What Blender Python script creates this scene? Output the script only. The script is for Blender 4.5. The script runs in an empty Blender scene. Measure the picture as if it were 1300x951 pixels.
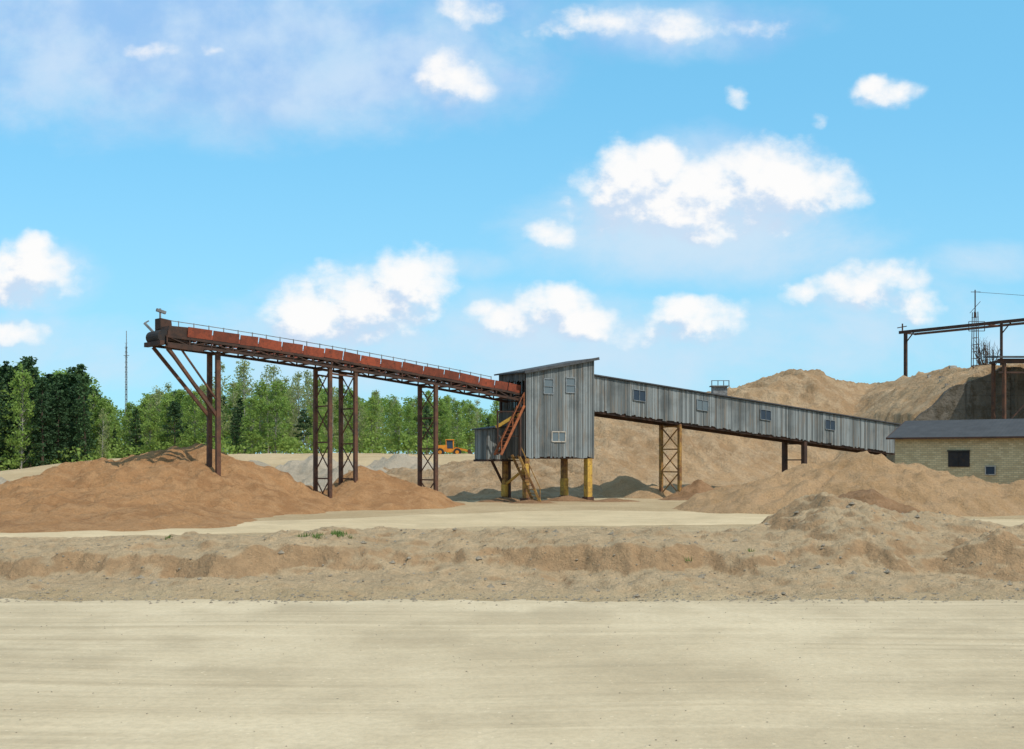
import bpy, math, random
import numpy as np
from mathutils import Vector
random.seed(7); rng=np.random.default_rng(7)
S=bpy.context.scene; COL=S.collection
S.view_settings.view_transform='Standard'; S.view_settings.look='None'; S.view_settings.exposure=0
CH=2.9
# ------------------------------------------------------------ noise
TAB=np.random.default_rng(3).uniform(0,2*np.pi,(512,512))
def pn(x,y,seed=0):
    x=np.asarray(x,float); y=np.asarray(y,float)
    ix=np.floor(x).astype(int); iy=np.floor(y).astype(int); fx=x-ix; fy=y-iy
    def g(a,b,dx,dy):
        t=TAB[(a+seed*37)&511,(b+seed*91)&511]; return np.cos(t)*dx+np.sin(t)*dy
    u=fx*fx*fx*(fx*(fx*6-15)+10); v=fy*fy*fy*(fy*(fy*6-15)+10)
    a=g(ix,iy,fx,fy); b=g(ix+1,iy,fx-1,fy); c=g(ix,iy+1,fx,fy-1); d=g(ix+1,iy+1,fx-1,fy-1)
    return (a+(b-a)*u)*(1-v)+(c+(d-c)*u)*v
def fbm(x,y,o=5,seed=0,rough=.5):
    r=0;a=1;f=1
    for i in range(o):
        r=r+a*pn(x*f+i*13.7,y*f+i*7.3,seed+i); a*=rough; f*=2.03
    return r
def sst(a,b,x):
    t=np.clip((x-a)/(b-a),0,1); return t*t*(3-2*t)
# ------------------------------------------------------------ node helpers
def newmat(name):
    m=bpy.data.materials.new(name); m.use_nodes=True
    nt=m.node_tree; b=nt.nodes['Principled BSDF']; b.inputs['Roughness'].default_value=.9
    b.inputs['Specular IOR Level'].default_value=.25
    return m,nt,b
class NB:
    def __init__(s,nt): s.nt=nt
    def n(s,t,**k):
        n=s.nt.nodes.new(t)
        for a,b in k.items(): setattr(n,a,b)
        return n
    def set(s,sock,v):
        if isinstance(v,bpy.types.NodeSocket): s.nt.links.new(v,sock)
        elif v is not None: sock.default_value=v
    def m(s,op,a,b=None,c=None,clamp=False):
        n=s.n('ShaderNodeMath',operation=op); n.use_clamp=clamp
        s.set(n.inputs[0],a); s.set(n.inputs[1],b); s.set(n.inputs[2],c); return n.outputs[0]
    def v(s,op,a,b=None,c=None):
        n=s.n('ShaderNodeVectorMath',operation=op)
        s.set(n.inputs[0],a); s.set(n.inputs[1],b)
        if c is not None: s.set(n.inputs[2],c)
        return n.outputs['Value'] if op in('LENGTH','DOT_PRODUCT') else n.outputs[0]
    def noise(s,vec,scale,detail=5,rough=.55,col=False,dist=0):
        n=s.n('ShaderNodeTexNoise'); s.set(n.inputs['Vector'],vec)
        n.inputs['Scale'].default_value=scale; n.inputs['Detail'].default_value=detail
        n.inputs['Roughness'].default_value=rough; n.inputs['Distortion'].default_value=dist
        return n.outputs['Color'] if col else n.outputs['Fac']
    def ss(s,x,a,b,lo=0.,hi=1.):
        n=s.n('ShaderNodeMapRange',interpolation_type='SMOOTHSTEP'); s.set(n.inputs[0],x)
        for i,q in enumerate((a,b,lo,hi)): n.inputs[i+1].default_value=q
        return n.outputs[0]
    def mix(s,f,a,b,bt='MIX'):
        n=s.n('ShaderNodeMix',data_type='RGBA',blend_type=bt)
        s.set(n.inputs[0],f)
        for i,q in ((6,a),(7,b)):
            if isinstance(q,tuple) and len(q)==3: q=(*q,1)
            s.set(n.inputs[i],q)
        return n.outputs[2]
    def map(s,vec,sc,rz):
        n=s.n('ShaderNodeMapping'); n.inputs['Scale'].default_value=sc; n.inputs['Rotation'].default_value=(0,0,math.radians(rz)); s.set(n.inputs[0],vec); return n.outputs[0]
    def pos(s): return s.n('ShaderNodeNewGeometry').outputs['Position']
    def bump(s,h,strength,dist,nrm=None):
        n=s.n('ShaderNodeBump'); n.inputs['Strength'].default_value=strength; n.inputs['Distance'].default_value=dist
        s.set(n.inputs['Height'],h); s.set(n.inputs['Normal'],nrm); return n.outputs[0]
def sand(name,c1,c2,c3,bs=1.0,streak=False,big=.12,slope=None,grain=1.0,speck=.38,bank=None):
    m,nt,b=newmat(name); q=NB(nt); P=q.pos()
    n1=q.noise(P,big,5,.6); n2=q.noise(P,1.1*grain,8,.7); n3=q.noise(P,9*grain,5,.75)
    c=q.mix(q.ss(n1,.4,.6),c1,c2)
    c=q.mix(q.m('MULTIPLY',q.ss(n2,.42,.62),.8),c,c3)
    if bank:
        sy=q.n('ShaderNodeSeparateXYZ'); q.set(sy.inputs[0],P); yw=q.m('ADD',sy.outputs[1],q.m('MULTIPLY',q.m('SUBTRACT',n2,.5),2.5))
        bf=q.m('MULTIPLY',q.ss(yw,24.6,26.2),q.ss(yw,48.,42.)); bc=q.mix(q.ss(q.noise(P,.9,7,.7),.42,.6),bank,tuple(x*.8 for x in bank))
        c=q.mix(q.m('MULTIPLY',bf,.85),c,bc)
    if streak:
        wv=q.v('ADD',P,q.v('MULTIPLY',q.noise(P,.05,2,.5,col=True),(0,3.5,0)))
        s1=q.noise(q.map(wv,(.03,.8,1),1),1.5,5,.62); s2=q.noise(q.map(wv,(.04,2.2,1),-4),1.4,4,.6); s4=q.noise(q.map(wv,(.03,1.2,1),6),1.3,4,.6)
        brk=q.ss(q.noise(P,.18,4,.6),.38,.6)
        c=q.mix(q.m('MULTIPLY',brk,q.ss(s1,.42,.62,0,.8)),c,c2); c=q.mix(q.m('MULTIPLY',brk,q.ss(s2,.5,.62,0,.6)),c,tuple(x*.8 for x in c2)); c=q.mix(q.ss(s4,.54,.66,0,.4),c,tuple(min(1,x*1.1) for x in c1))
        c=q.mix(q.ss(q.noise(P,.35,6,.7),.46,.66,0,.5),c,tuple(x*.8 for x in c2))
        hs=q.m('ADD',q.m('MULTIPLY',s1,.8),q.m('MULTIPLY',s2,.7))
    if slope:
        nz=q.n('ShaderNodeSeparateXYZ'); q.set(nz.inputs[0],q.n('ShaderNodeNewGeometry').outputs['Normal'])
        k=q.m('ADD',nz.outputs[2],q.m('MULTIPLY',q.m('SUBTRACT',n2,.5),.4))
        c=q.mix(q.ss(k,.98,.80,0,.9),c,q.mix(q.ss(q.noise(P,3,6,.7),.4,.6),slope,tuple(x*.76 for x in slope)))
    vo=q.n('ShaderNodeTexVoronoi'); q.set(vo.inputs['Vector'],P); vo.inputs['Scale'].default_value=7*grain
    st=q.ss(vo.outputs['Distance'],.12,.2,1,0); st=q.m('MULTIPLY',st,q.ss(q.noise(P,2.3,3),.48,.6))
    c=q.mix(q.m('MULTIPLY',st,.4),c,tuple(min(1,x*1.3+.03) for x in c1))
    c=q.mix(q.ss(n3,.38,.68,.0,speck if not streak else .25),c,tuple(x*.5 for x in c3))
    q.set(b.inputs['Base Color'],c); b.inputs['Roughness'].default_value=.95; b.inputs['Specular IOR Level'].default_value=.1
    h=q.m('ADD',q.m('MULTIPLY',n2,1.0),q.m('MULTIPLY',n3,.4)); h=q.m('ADD',h,q.m('MULTIPLY',st,.15))
    if streak: h=q.m('ADD',q.m('MULTIPLY',h,.5),q.m('MULTIPLY',q.m('MULTIPLY',hs,brk),.45))
    q.set(b.inputs['Normal'],q.bump(h,1.0,.32*bs)); return m
M_ground=sand('sandy_ground',(.57,.43,.255),(.47,.34,.19),(.51,.375,.22),.9,slope=(.43,.27,.145),big=.16,bank=(.54,.39,.235),speck=.32)
M_road=sand('packed_sand_road',(.555,.45,.30),(.44,.345,.22),(.50,.40,.26),.17,streak=True,big=.09)
M_midroad=sand('haul_road_sand',(.57,.445,.275),(.47,.36,.215),(.52,.40,.245),.2,streak=True)
M_pileR=sand('orange_brown_sand',(.47,.25,.112),(.36,.185,.082),(.51,.29,.14),1.2,big=.3,speck=.5)
M_pileT=sand('tan_orange_sand',(.52,.33,.175),(.42,.26,.13),(.49,.32,.18),1.2,big=.25,speck=.5)
M_pileD=sand('damp_dark_sand',(.32,.185,.092),(.25,.14,.07),(.37,.22,.12),1.1,big=.3)
M_pileL=sand('pale_gravel_sand',(.48,.40,.30),(.37,.31,.23),(.43,.36,.27),1.2,big=.2)
M_hill=sand('quarry_slope_sand',(.49,.32,.175),(.37,.235,.125),(.53,.38,.235),2.2,big=.1,grain=.45,speck=.5)
def rusty(name,c1,c2,c3=(.05,.03,.02),sc=1.5,rough=.8,vary=0.):
    m,nt,b=newmat(name); q=NB(nt); P=q.pos()
    c=q.mix(q.ss(q.noise(P,sc,7,.65),.4,.62),c1,c2)
    if vary: oi=q.n('ShaderNodeObjectInfo'); c=q.mix(q.m('MULTIPLY',oi.outputs['Random'],vary),c,c3)
    c=q.mix(q.ss(q.noise(P,sc*3.1,6,.7),.5,.7,0,.85),c,c3)
    q.set(b.inputs['Base Color'],c); b.inputs['Roughness'].default_value=rough
    q.set(b.inputs['Normal'],q.bump(q.noise(P,12,4),.4,.02)); return m
M_steel=rusty('dark_rusty_steel',(.04,.026,.021),(.075,.038,.026))
M_leg=rusty('rusty_leg_steel',(.12,.055,.033),(.065,.037,.027),(.16,.085,.045))
M_red=rusty('faded_red_board',(.38,.085,.042),(.25,.062,.035),(.08,.034,.024),2.0,vary=.65)
M_yel=rusty('peeling_yellow_paint',(.54,.33,.06),(.36,.2,.05),(.15,.06,.03),2.4)
M_och=rusty('rusted_ochre_paint',(.34,.19,.05),(.17,.08,.035),(.10,.045,.028),2.0)
M_orange=rusty('orange_rust_paint',(.36,.115,.045),(.24,.08,.035),(.10,.045,.025),3)
M_grey=rusty('weathered_galvanised',(.22,.23,.23),(.14,.14,.14),(.08,.06,.05),2)
M_belt=rusty('black_rubber',(.02,.02,.022),(.035,.03,.028))
M_mach=rusty('machine_orange',(.60,.22,.02),(.5,.17,.02),(.15,.08,.03),1)
M_tyre=rusty('tyre_rubber',(.02,.02,.02),(.03,.028,.025))
def wood(name,lo,hi):
    m,nt,b=newmat(name); q=NB(nt); P=q.pos(); g=q.n('ShaderNodeNewGeometry')
    st=q.noise(q.v('MULTIPLY',P,(6,6,.5)),1.5,7,.65); bl=q.noise(P,.5,5,.6)
    f=q.m('ADD',q.m('MULTIPLY',g.outputs['Random Per Island'],.7),q.m('MULTIPLY',st,.5))
    c=q.mix(q.ss(f,.15,.95),lo,hi); c=q.mix(q.ss(bl,.45,.7,0,.5),c,tuple(x*.55 for x in lo))
    c=q.mix(q.ss(q.noise(q.v('MULTIPLY',P,(3,3,.25)),2.2,4),.50,.68,0,.65),c,(.19,.155,.12))
    q.set(b.inputs['Base Color'],c); q.set(b.inputs['Normal'],q.bump(st,.5,.02)); b.inputs['Roughness'].default_value=.95; b.inputs['Specular IOR Level'].default_value=.08
    return m
M_wood=wood('weathered_grey_planks',(.095,.105,.105),(.23,.25,.25))
M_wood2=wood('dark_grey_planks',(.07,.068,.062),(.16,.155,.145))
M_roof=rusty('tarred_roof',(.05,.052,.056),(.075,.078,.08),(.03,.03,.03),1)
def glass(nm,col):
    m,nt,b=newmat(nm); b.inputs['Base Color'].default_value=(*col,1); b.inputs['Roughness'].default_value=.4; b.inputs['Specular IOR Level'].default_value=.2; return m
M_glass=glass('window_glass',(.03,.045,.065)); M_glass2=glass('dusty_window_glass',(.12,.15,.165))
M_frame=rusty('old_dull_paint',(.22,.245,.26),(.15,.165,.17),(.12,.11,.1),3)
M_pale=rusty('pale_weathered_concrete',(.42,.38,.32),(.32,.28,.23),(.18,.15,.12),1)
m,nt,b=newmat('yellow_grey_brick'); q=NB(nt)
br=q.n('ShaderNodeTexBrick')
P=q.pos(); sp=q.n('ShaderNodeSeparateXYZ'); q.set(sp.inputs[0],P)
cb=q.n('ShaderNodeCombineXYZ'); q.set(cb.inputs[0],q.m('ADD',q.m('MULTIPLY',sp.outputs[0],.83),q.m('MULTIPLY',sp.outputs[1],-.56))); q.set(cb.inputs[1],sp.outputs[2])
q.set(br.inputs['Vector'],cb.outputs[0]); br.inputs['Scale'].default_value=1
br.inputs['Brick Width'].default_value=.3; br.inputs['Row Height'].default_value=.13; br.inputs['Mortar Size'].default_value=.012
br.inputs['Color1'].default_value=(.64,.51,.29,1); br.inputs['Color2'].default_value=(.46,.35,.19,1); br.inputs['Mortar'].default_value=(.33,.27,.18,1)
c=q.mix(q.ss(q.noise(P,.8,6),.45,.7,0,.5),br.outputs['Color'],(.36,.29,.18)); q.set(b.inputs['Base Color'],c)
q.set(b.inputs['Normal'],q.bump(br.outputs['Fac'],.3,-.02)); M_brick=m
m,nt,b=newmat('stained_concrete'); q=NB(nt); P=q.pos()
c=q.mix(q.ss(q.noise(q.v('MULTIPLY',P,(1,1,.3)),.8,7,.65),.35,.65),(.10,.088,.068),(.165,.14,.11)); 
sp=q.n('ShaderNodeSeparateXYZ'); q.set(sp.inputs[0],P)
fr=q.m('FRACT',q.m('MULTIPLY',sp.outputs[2],.8)); c=q.mix(q.ss(fr,.0,.06,.6,0),c,(.05,.045,.04))
c=q.mix(q.ss(q.noise(P,1.0,6,.7),.48,.6,0,.7),c,(.07,.055,.035))
q.set(b.inputs['Base Color'],c); q.set(b.inputs['Normal'],q.bump(q.noise(P,2,8,.7),1,.4)); M_conc=m
m,nt,b=newmat('corrugated_slate'); q=NB(nt); P=q.pos()
c=q.mix(q.noise(P,1.5,6),(.04,.042,.045),(.08,.083,.088)); q.set(b.inputs['Base Color'],c); b.inputs['Specular IOR Level'].default_value=.1
sp=q.n('ShaderNodeSeparateXYZ'); q.set(sp.inputs[0],P)
w=q.m('SINE',q.m('MULTIPLY',q.m('ADD',q.m('MULTIPLY',sp.outputs[0],.83),q.m('MULTIPLY',sp.outputs[1],-.56)),24.)); q.set(b.inputs['Normal'],q.bump(w,.2,.02)); M_slate=m
def leafmat(name,lo,hi,tr):
    m,nt,b=newmat(name); q=NB(nt); g=q.n('ShaderNodeNewGeometry'); oi=q.n('ShaderNodeObjectInfo')
    f=q.m('ADD',q.m('MULTIPLY',g.outputs['Random Per Island'],.45),q.m('MULTIPLY',oi.outputs['Random'],.55))
    c=q.mix(f,lo,hi); q.set(b.inputs['Base Color'],c); b.inputs['Roughness'].default_value=.7
    t=q.n('ShaderNodeBsdfTranslucent'); q.set(t.inputs[0],q.mix(.5,c,tuple(min(1,x*1.6) for x in hi)))
    mx=q.n('ShaderNodeMixShader'); mx.inputs[0].default_value=tr; q.set(mx.inputs[1],b.outputs[0]); q.set(mx.inputs[2],t.outputs[0])
    q.set(nt.nodes['Material Output'].inputs[0],mx.outputs[0]); return m
M_pine=leafmat('dark_needles',(.022,.05,.02),(.05,.10,.032),.15)
M_birch=leafmat('young_birch_leaves',(.13,.23,.045),(.27,.36,.085),.4)
M_birch2=leafmat('pale_spring_leaves',(.18,.22,.08),(.31,.34,.14),.4)
M_grass=leafmat('fresh_grass',(.07,.13,.03),(.16,.22,.05),.3)
M_bark=rusty('pine_bark',(.12,.08,.055),(.08,.06,.045),sc=2)
M_bbark=rusty('birch_bark',(.30,.29,.25),(.2,.19,.16),(.06,.05,.05),2)
# ------------------------------------------------------------ mesh builder
class MB:
    def __init__(s): s.v=[]; s.f=[]; s.mi=[]
    def add(s,vs,fs,mi=0):
        o=len(s.v); s.v+= [tuple(p) for p in vs]; s.f+=[tuple(o+i for i in f) for f in fs]; s.mi+=[mi]*len(fs)
    def hexa(s,p,mi=0):
        s.add(p,[(3,2,1,0),(4,5,6,7),(0,1,5,4),(1,2,6,5),(2,3,7,6),(3,0,4,7)],mi)
    def beam(s,a,b,w=.2,h=None,up=(0,0,1),mi=0):
        h=h or w; a=Vector(a); b=Vector(b); d=(b-a).normalized(); up=Vector(up)
        if abs(d.dot(up))>.98: up=Vector((.8,.6,0))
        x=d.cross(up).normalized()*w/2; y=x.cross(d).normalized()*h/2
        s.hexa([a-x-y,a+x-y,a+x+y,a-x+y,b-x-y,b+x-y,b+x+y,b-x+y],mi)
    def cyl(s,a,b,r,r2=None,n=10,mi=0):
        r2=r if r2 is None else r2; a=Vector(a); b=Vector(b); d=(b-a).normalized()
        x=d.orthogonal().normalized(); y=d.cross(x); vs=[]
        for c,rr in((a,r),(b,r2)):
            for i in range(n):
                t=2*math.pi*i/n; vs.append(c+x*math.cos(t)*rr+y*math.sin(t)*rr)
        fs=[(i,(i+1)%n,n+(i+1)%n,n+i) for i in range(n)]+[tuple(range(n))[::-1],tuple(range(n,2*n))]
        s.add(vs,fs,mi)
    def obj(s,name,mats,parent=None,loc=(0,0,0),smooth=False,**props):
        me=bpy.data.meshes.new(name); L=Vector(loc)
        if parent is not None: L=parent['_w']; L=Vector(L)
        me.from_pydata([tuple(Vector(p)-L) for p in s.v],[],s.f)
        if not isinstance(mats,(list,tuple)): mats=[mats]
        for mm in mats: me.materials.append(mm)
        me.polygons.foreach_set('material_index',s.mi)
        if smooth: me.polygons.foreach_set('use_smooth',[True]*len(s.f))
        me.update(); o=bpy.data.objects.new(name,me); COL.objects.link(o)
        if parent is not None: o.parent=parent
        else: o.location=L
        for k,v in props.items(): o[k]=v
        return o
def thing(name,loc,label,cat,group=None,kind=None):
    e=bpy.data.objects.new(name,None); e.location=loc; e.empty_display_size=.3; COL.objects.link(e)
    e['label']=label; e['category']=cat; e['_w']=tuple(loc)
    if group: e['group']=group
    if kind: e['kind']=kind
    return e
def grid_obj(name,X,Y,Z,mat,mask=None,**props):
    ny,nx=X.shape; V=np.stack([X,Y,Z],-1).reshape(-1,3)
    i=np.arange(ny-1)[:,None]*nx+np.arange(nx-1)[None,:]
    F=np.stack([i,i+1,i+nx+1,i+nx],-1).reshape(-1,4)
    if mask is not None:
        mk=mask.reshape(-1); F=F[mk[F].any(1)]
        used=np.zeros(len(V),bool); used[F.reshape(-1)]=True; rm=np.cumsum(used)-1; V=V[used]; F=rm[F]
    me=bpy.data.meshes.new(name); me.vertices.add(len(V)); me.vertices.foreach_set('co',V.astype(np.float32).reshape(-1))
    me.loops.add(len(F)*4); me.loops.foreach_set('vertex_index',F.astype(np.int32).reshape(-1))
    me.polygons.add(len(F)); me.polygons.foreach_set('loop_start',np.arange(len(F),dtype=np.int32)*4)
    me.polygons.foreach_set('use_smooth',np.ones(len(F),bool)); me.update(calc_edges=True); me.validate()
    me.materials.append(mat); o=bpy.data.objects.new(name,me); COL.objects.link(o)
    for k,v in props.items(): o[k]=v
    return o
# ------------------------------------------------------------ ground
bx=[-40,-14,-11.7,-7.5,-4.3,-1,2.1,4.3,5.4,7.5,11,13.9,40]
ba=[.6,.5,.7,.85,.95,.9,1.0,1.0,.85,1.05,.75,1.0,.8]
def gz(x,y):
    x=np.asarray(x,float); y=np.asarray(y,float)
    yw=y+1.2*fbm(x*.13,y*.05,3,5)+1.1*fbm(x*.5,y*.25,3,9)+.3*fbm(x*1.9,y*.9,4,15)
    vis=.55+.45*sst(-.35,.3,fbm(x*.16,y*.02,3,19)+.05)
    pr1=np.interp(yw,[24.9,26.0,27.4,28.4,29.1,31.6,33.5,38,44],[0,.14,.22,.30,.84,1.0,.95,.45,0])
    pr2=np.interp(yw,[24.9,26.0,28,30,32,33.5,38,44],[0,.12,.35,.72,1.0,.95,.45,0])
    pr=pr2+(pr1-pr2)*vis
    h=pr*np.interp(x,bx,ba)
    act=sst(24.6,26.0,y)*(1-sst(42,47,y))
    h=h+act*(.22*fbm(x*.45,y*.45,5,21)+.22*np.maximum(0,fbm(x*.9,y*.9,5,33))*pr+.07*fbm(x*2.3,y*2.3,4,44,.58)-.12*np.abs(fbm(x*1.3,y*.5,4,55))*sst(0,.3,pr))
    h=h+.10*np.maximum(0,fbm(x*1.6,y*1.6,4,66))*sst(24.3,25.2,y)*(1-sst(26,28,y))
    dx=x-9.0-.4*fbm(y*.8,x*.3,3,4); dy=y-35.5
    r=np.sqrt((dx/np.where(dx<0,1.6,5.2))**2+(dy/np.where(dy<0,6.0,5.))**2+.02)
    m=1.2*np.clip(1.05-r,0,1)**.8; h=h+m*(1+.3*fbm(x*1.2,y*.6,4,40))
    dx=x-12.6; dy=y-28.6; r=np.sqrt((dx/2.2)**2+(dy/1.4)**2); h=h+.38*np.clip(1-r**2,0,1)*(1+.7*fbm(x*1.4,y*1.4,3,50))
    h=h+.03*fbm(x*.3,y*.3,4,60)*sst(46,50,y)
    zp=.7+3.1*sst(-78,-45,x)
    h=h+sst(105,165,y)*zp+sst(95,130,y)*.5*fbm(x*.06,y*.06,4,70)
    return h
def spaced(segs):
    out=[]
    for a,b,st in segs: out+=list(np.arange(a,b,st))
    return np.array(out)
gx=spaced([(-2500,-700,300),(-700,-200,50),(-200,-60,6),(-60,-19,.8),(-19,19,.09),(19,60,.8),(60,200,6),(200,700,50),(700,2501,300)])
gy=spaced([(-300,-20,40),(-20,5,5),(5,24.0,1.2),(24.0,46,.1),(46,110,.8),(110,280,3.5),(280,800,40),(800,4001,400)])
X,Y=np.meshgrid(gx,gy); Z=gz(X,Y)-.012*((Y<24.4)|(Y>46.5))
grid_obj('ground',X,Y,Z,M_ground,label='sandy quarry floor with a low eroded bank',category='ground',kind='structure')
x=np.arange(-70,70,.25); t=np.linspace(0,1,26); X,T=np.meshgrid(x,t)
far=24.6+.8*fbm(x*.2,x*0,4,80)+.5*fbm(x*1.0,x*0,4,83); Y=4+(far[None,:]-4)*T; Z=X*0+.004+.0*T
grid_obj('dirt_road',X,Y,Z,M_road,label='pale packed sand road with tyre tracks',category='road',kind='structure')
x=np.arange(-75,75,.8); X,T=np.meshgrid(x,np.linspace(0,1,28))
yc=np.interp(x,[-75,-30,-16,0,14,40,75],[42,46,49,56,58,53,52]); hw=6.2+2.0*fbm(x*.1,x*0,4,81)
hf=np.interp(x,[-30,-10,0,10,22],[1.0,1.2,2.2,1.8,.45])
Y=yc[None,:]-hw*.8+T*(hw*.8+hw*hf); Z=np.maximum(gz(X,Y),-.01)+.05-.22*np.abs(T*2-1)**6-.06*fbm(X*.5,Y*.5,4,87)
grid_obj('haul_road',X,Y,Z,M_midroad,label='light sand haul road between spoil piles',category='road',kind='structure')
# ------------------------------------------------------------ heaps
def heap(name,cones,mat,label,res=.3,namp=.12,cat='sand pile',group=None,seed=0,kind=None):
    x0=min(c[0]-c[3] for c in cones)-1; x1=max(c[0]+c[4] for c in cones)+1
    y0=min(c[1]-c[5] for c in cones)-1; y1=max(c[1]+c[6] for c in cones)+1
    X,Y=np.meshgrid(np.arange(x0,x1,res),np.arange(y0,y1,res))
    wx=X+.9*fbm(X*.3,Y*.3,4,seed+1); wy=Y+.9*fbm(X*.3,Y*.3,4,seed+11)
    H=np.full(X.shape,-9.)
    for (cx,cy,z,rl,rr,rf,rb,p) in cones:
        dx=wx-cx; dy=wy-cy
        r=np.sqrt((dx/np.where(dx<0,rl,rr))**2+(dy/np.where(dy<0,rf,rb))**2+.002)
        h=np.where(r<1,z*np.abs(1-r)**p,-(r-1)*1.5)
        k=.25; hh=np.maximum(H,h); d=np.abs(H-h); H=hh+np.where(d<k,(k-d)**2/(4*k),0)
    am=np.clip(H/1.0,0.15,1)
    cx,cy=cones[0][0],cones[0][1]; th=np.arctan2(Y-cy,X-cx); rr_=np.hypot(X-cx,Y-cy)
    gul=np.abs(fbm(th*6,rr_*.08,4,seed+21))*np.clip(rr_/2,0,1)
    n=fbm(X*.6,Y*.6,6,seed+3,.58); rid=np.abs(fbm(X*.35,Y*.35,4,seed+8))
    H=H+namp*am*(n*1.8-rid*1.0-gul*1.6)-.05
    g=gz(X,Y)
    return grid_obj(name,X,Y,g+H,mat,mask=H>-.12,label=label,category=cat,**({'group':group} if group else {}))
heap('sand_pile',[(-19.2,71.5,4.1,15,9.5,12.5,8,.88),(-24.5,71,3.3,10,6,12,8,.9),(-21,64,1.9,12,9,15,8,1.1),(-31,69,1.2,12,10,14,9,1.1)],M_pileR,'rounded orange brown sand pile heaped under the conveyor head',res=.2,seed=100,namp=.24)
heap('sand_pile',[(-16.2,53,1.0,5.5,5,5.5,8,1.1),(-20.5,51,.9,5,5,5,7,1.1)],M_pileR,'low orange brown sand heap at the pile foot',res=.2,seed=120,namp=.16)
heap('sand_pile',[(-9.5,76,2.75,4.2,6.0,7,7,.85),(-5.2,78.6,.75,2.5,2.6,3.5,3,1)],M_pileR,'reddish sand pile around the steel trestle feet',res=.2,seed=140,namp=.18)
heap('sand_pile',[(20.5,70,3.45,10.5,12,8.5,8,.75),(17.3,69.5,2.7,7.5,7,8,7,.85),(29,70.5,1.85,10,16,8,4,.8),(38,71,1.5,10,14,8,4,.9)],M_pileT,'broad orange tan sand mound beside brick building',res=.2,seed=160,namp=.22)
heap('sand_pile',[(17.6,59.5,1.6,3.0,3.6,4,4,.9),(20.0,60,.6,2,3,3,3,1)],M_pileD,'small dark damp sand cone in front of mound',res=.18,seed=180,namp=.14)
for i,(cx,cy,z,r) in enumerate([(-47,104,1.7,7),(-40,101,1.4,6),(-53,98,1.5,6),(-36,108,1.4,6),(-25,112,3.1,7),(-19.5,116,3.4,8),(-15,112,2.8,7),(-11,118,3.3,7),(-30,118,2.4,7)]):
    heap('gravel_pile',[(cx,cy,z,r,r,r*.9,r,.85),(cx+r*.5,cy-1,z*.7,r*.6,r*.6,r*.6,r*.6,1)],M_pileL,'pale sand and gravel heap near the forest',res=.4,seed=200+i*9,namp=.35,cat='sand pile',group='pale heaps along the forest edge')
for i,(cx,cy,z,r,l) in enumerate([(14.2,91.5,1.7,2.6,'dark sand cone at the slope foot'),(9.2,96,1.9,3.4,'brown sand heap under the covered gallery'),(11.2,94,1.2,2.6,'brown sand heap under the covered gallery'),(17.8,95,1.3,2.6,'brown sand heap under the covered gallery')]):
    heap('sand_pile',[(cx,cy,z,r,r,r,r,.9)],M_pileD if i==0 else M_pileT,l,res=.2,seed=300+i*9,namp=.14)
for i,(cx,cy,z,r) in enumerate([(4.0,85.4,.45,1.6),(-.6,83.8,.4,1.3),(1.3,81.6,.35,1.4),(7.0,84.6,.3,1.5),(13.2,88.2,.45,1.8)]):
    heap('sand_pile',[(cx,cy,z,r*1.5,r*1.5,r,r,1.0)],M_pileD,'low spilled heap of damp sand at steel column foot',res=.15,seed=350+i*9,namp=.08,group='spilled sand at the column feet')
# ------------------------------------------------------------ big quarry slope
prof=[(540,600),(600,590),(640,580),(700,560),(760,517),(850,502),(900,497),(940,495),(975,487),(1000,474),(1020,465),(1045,469),(1065,480),(1110,489),(1150,487),(1200,485),(1240,478),(1300,474),(1500,474)]
tx=[];tz=[]
for px,py in prof:
    u=(px-650)/1500; yy=112.26/(1-.645*u); tx.append(u*yy); tz.append(max(0,CH+(585-py)/1500*yy))
X,Y=np.meshgrid(np.arange(-14,110,.33),np.arange(78,200,.33))
yf=92.5+.645*(X-5.8); s=(Y-yf+1.8*fbm(X*.12,Y*.12,4,402)+.5*fbm(X*.5,Y*.5,4,405))/23.5
zc=np.interp(X,tx,tz)
al=X*.84+Y*.54; pe=-X*.54+Y*.84
P_=np.where(s<1,np.clip(s,0,1)**1.1,1-.012*(s-1))
k=sst(.8,1.15,s); P_=P_-.03*k*(1-k)*4
rg=.6*fbm(al*.5,pe*.12,5,410,.6)+.5*fbm(X*.13,Y*.13,4,420)-.9*np.abs(fbm(al*.35,pe*.1,5,430,.6))+.32*fbm(X*1.0,Y*1.0,4,440,.62)
H=zc*P_+np.clip(s*3,0,1)*rg+.15
H=np.where(s<0,s*4,H)
zfl=np.interp(X,[27,35.7,39.6,43.6,47,75],[0,6.4,9.5,11.35,11.45,11.45])
fill=np.where(X>35.9,np.where(Y>106.5,zfl+.15+np.clip((Y-108)*.05,0,.5),-9),np.minimum(zfl,.75*(Y-106.6)))
fill=fill+.6*np.clip((Y-106.2)/2,0,1)*fbm(X*.4,Y*.4,5,460,.62)
H=np.maximum(H,fill); H=np.where((X>35.9)&(Y<106.5),np.minimum(H,-1),H)
HILL=H
grid_obj('hill',X,Y,H,M_hill,mask=H>-.5,label='long quarry spoil slope of tan sand',category='hill',kind='structure')
heap('sand_pile',[(36.2,104.6,3.4,6,3,2.5,1.6,.8),(41.5,104.6,1.8,4,5,2.5,1.6,.8)],M_hill,'brown earth heaped against the concrete bunker wall',res=.2,seed=500,namp=.3)
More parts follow.
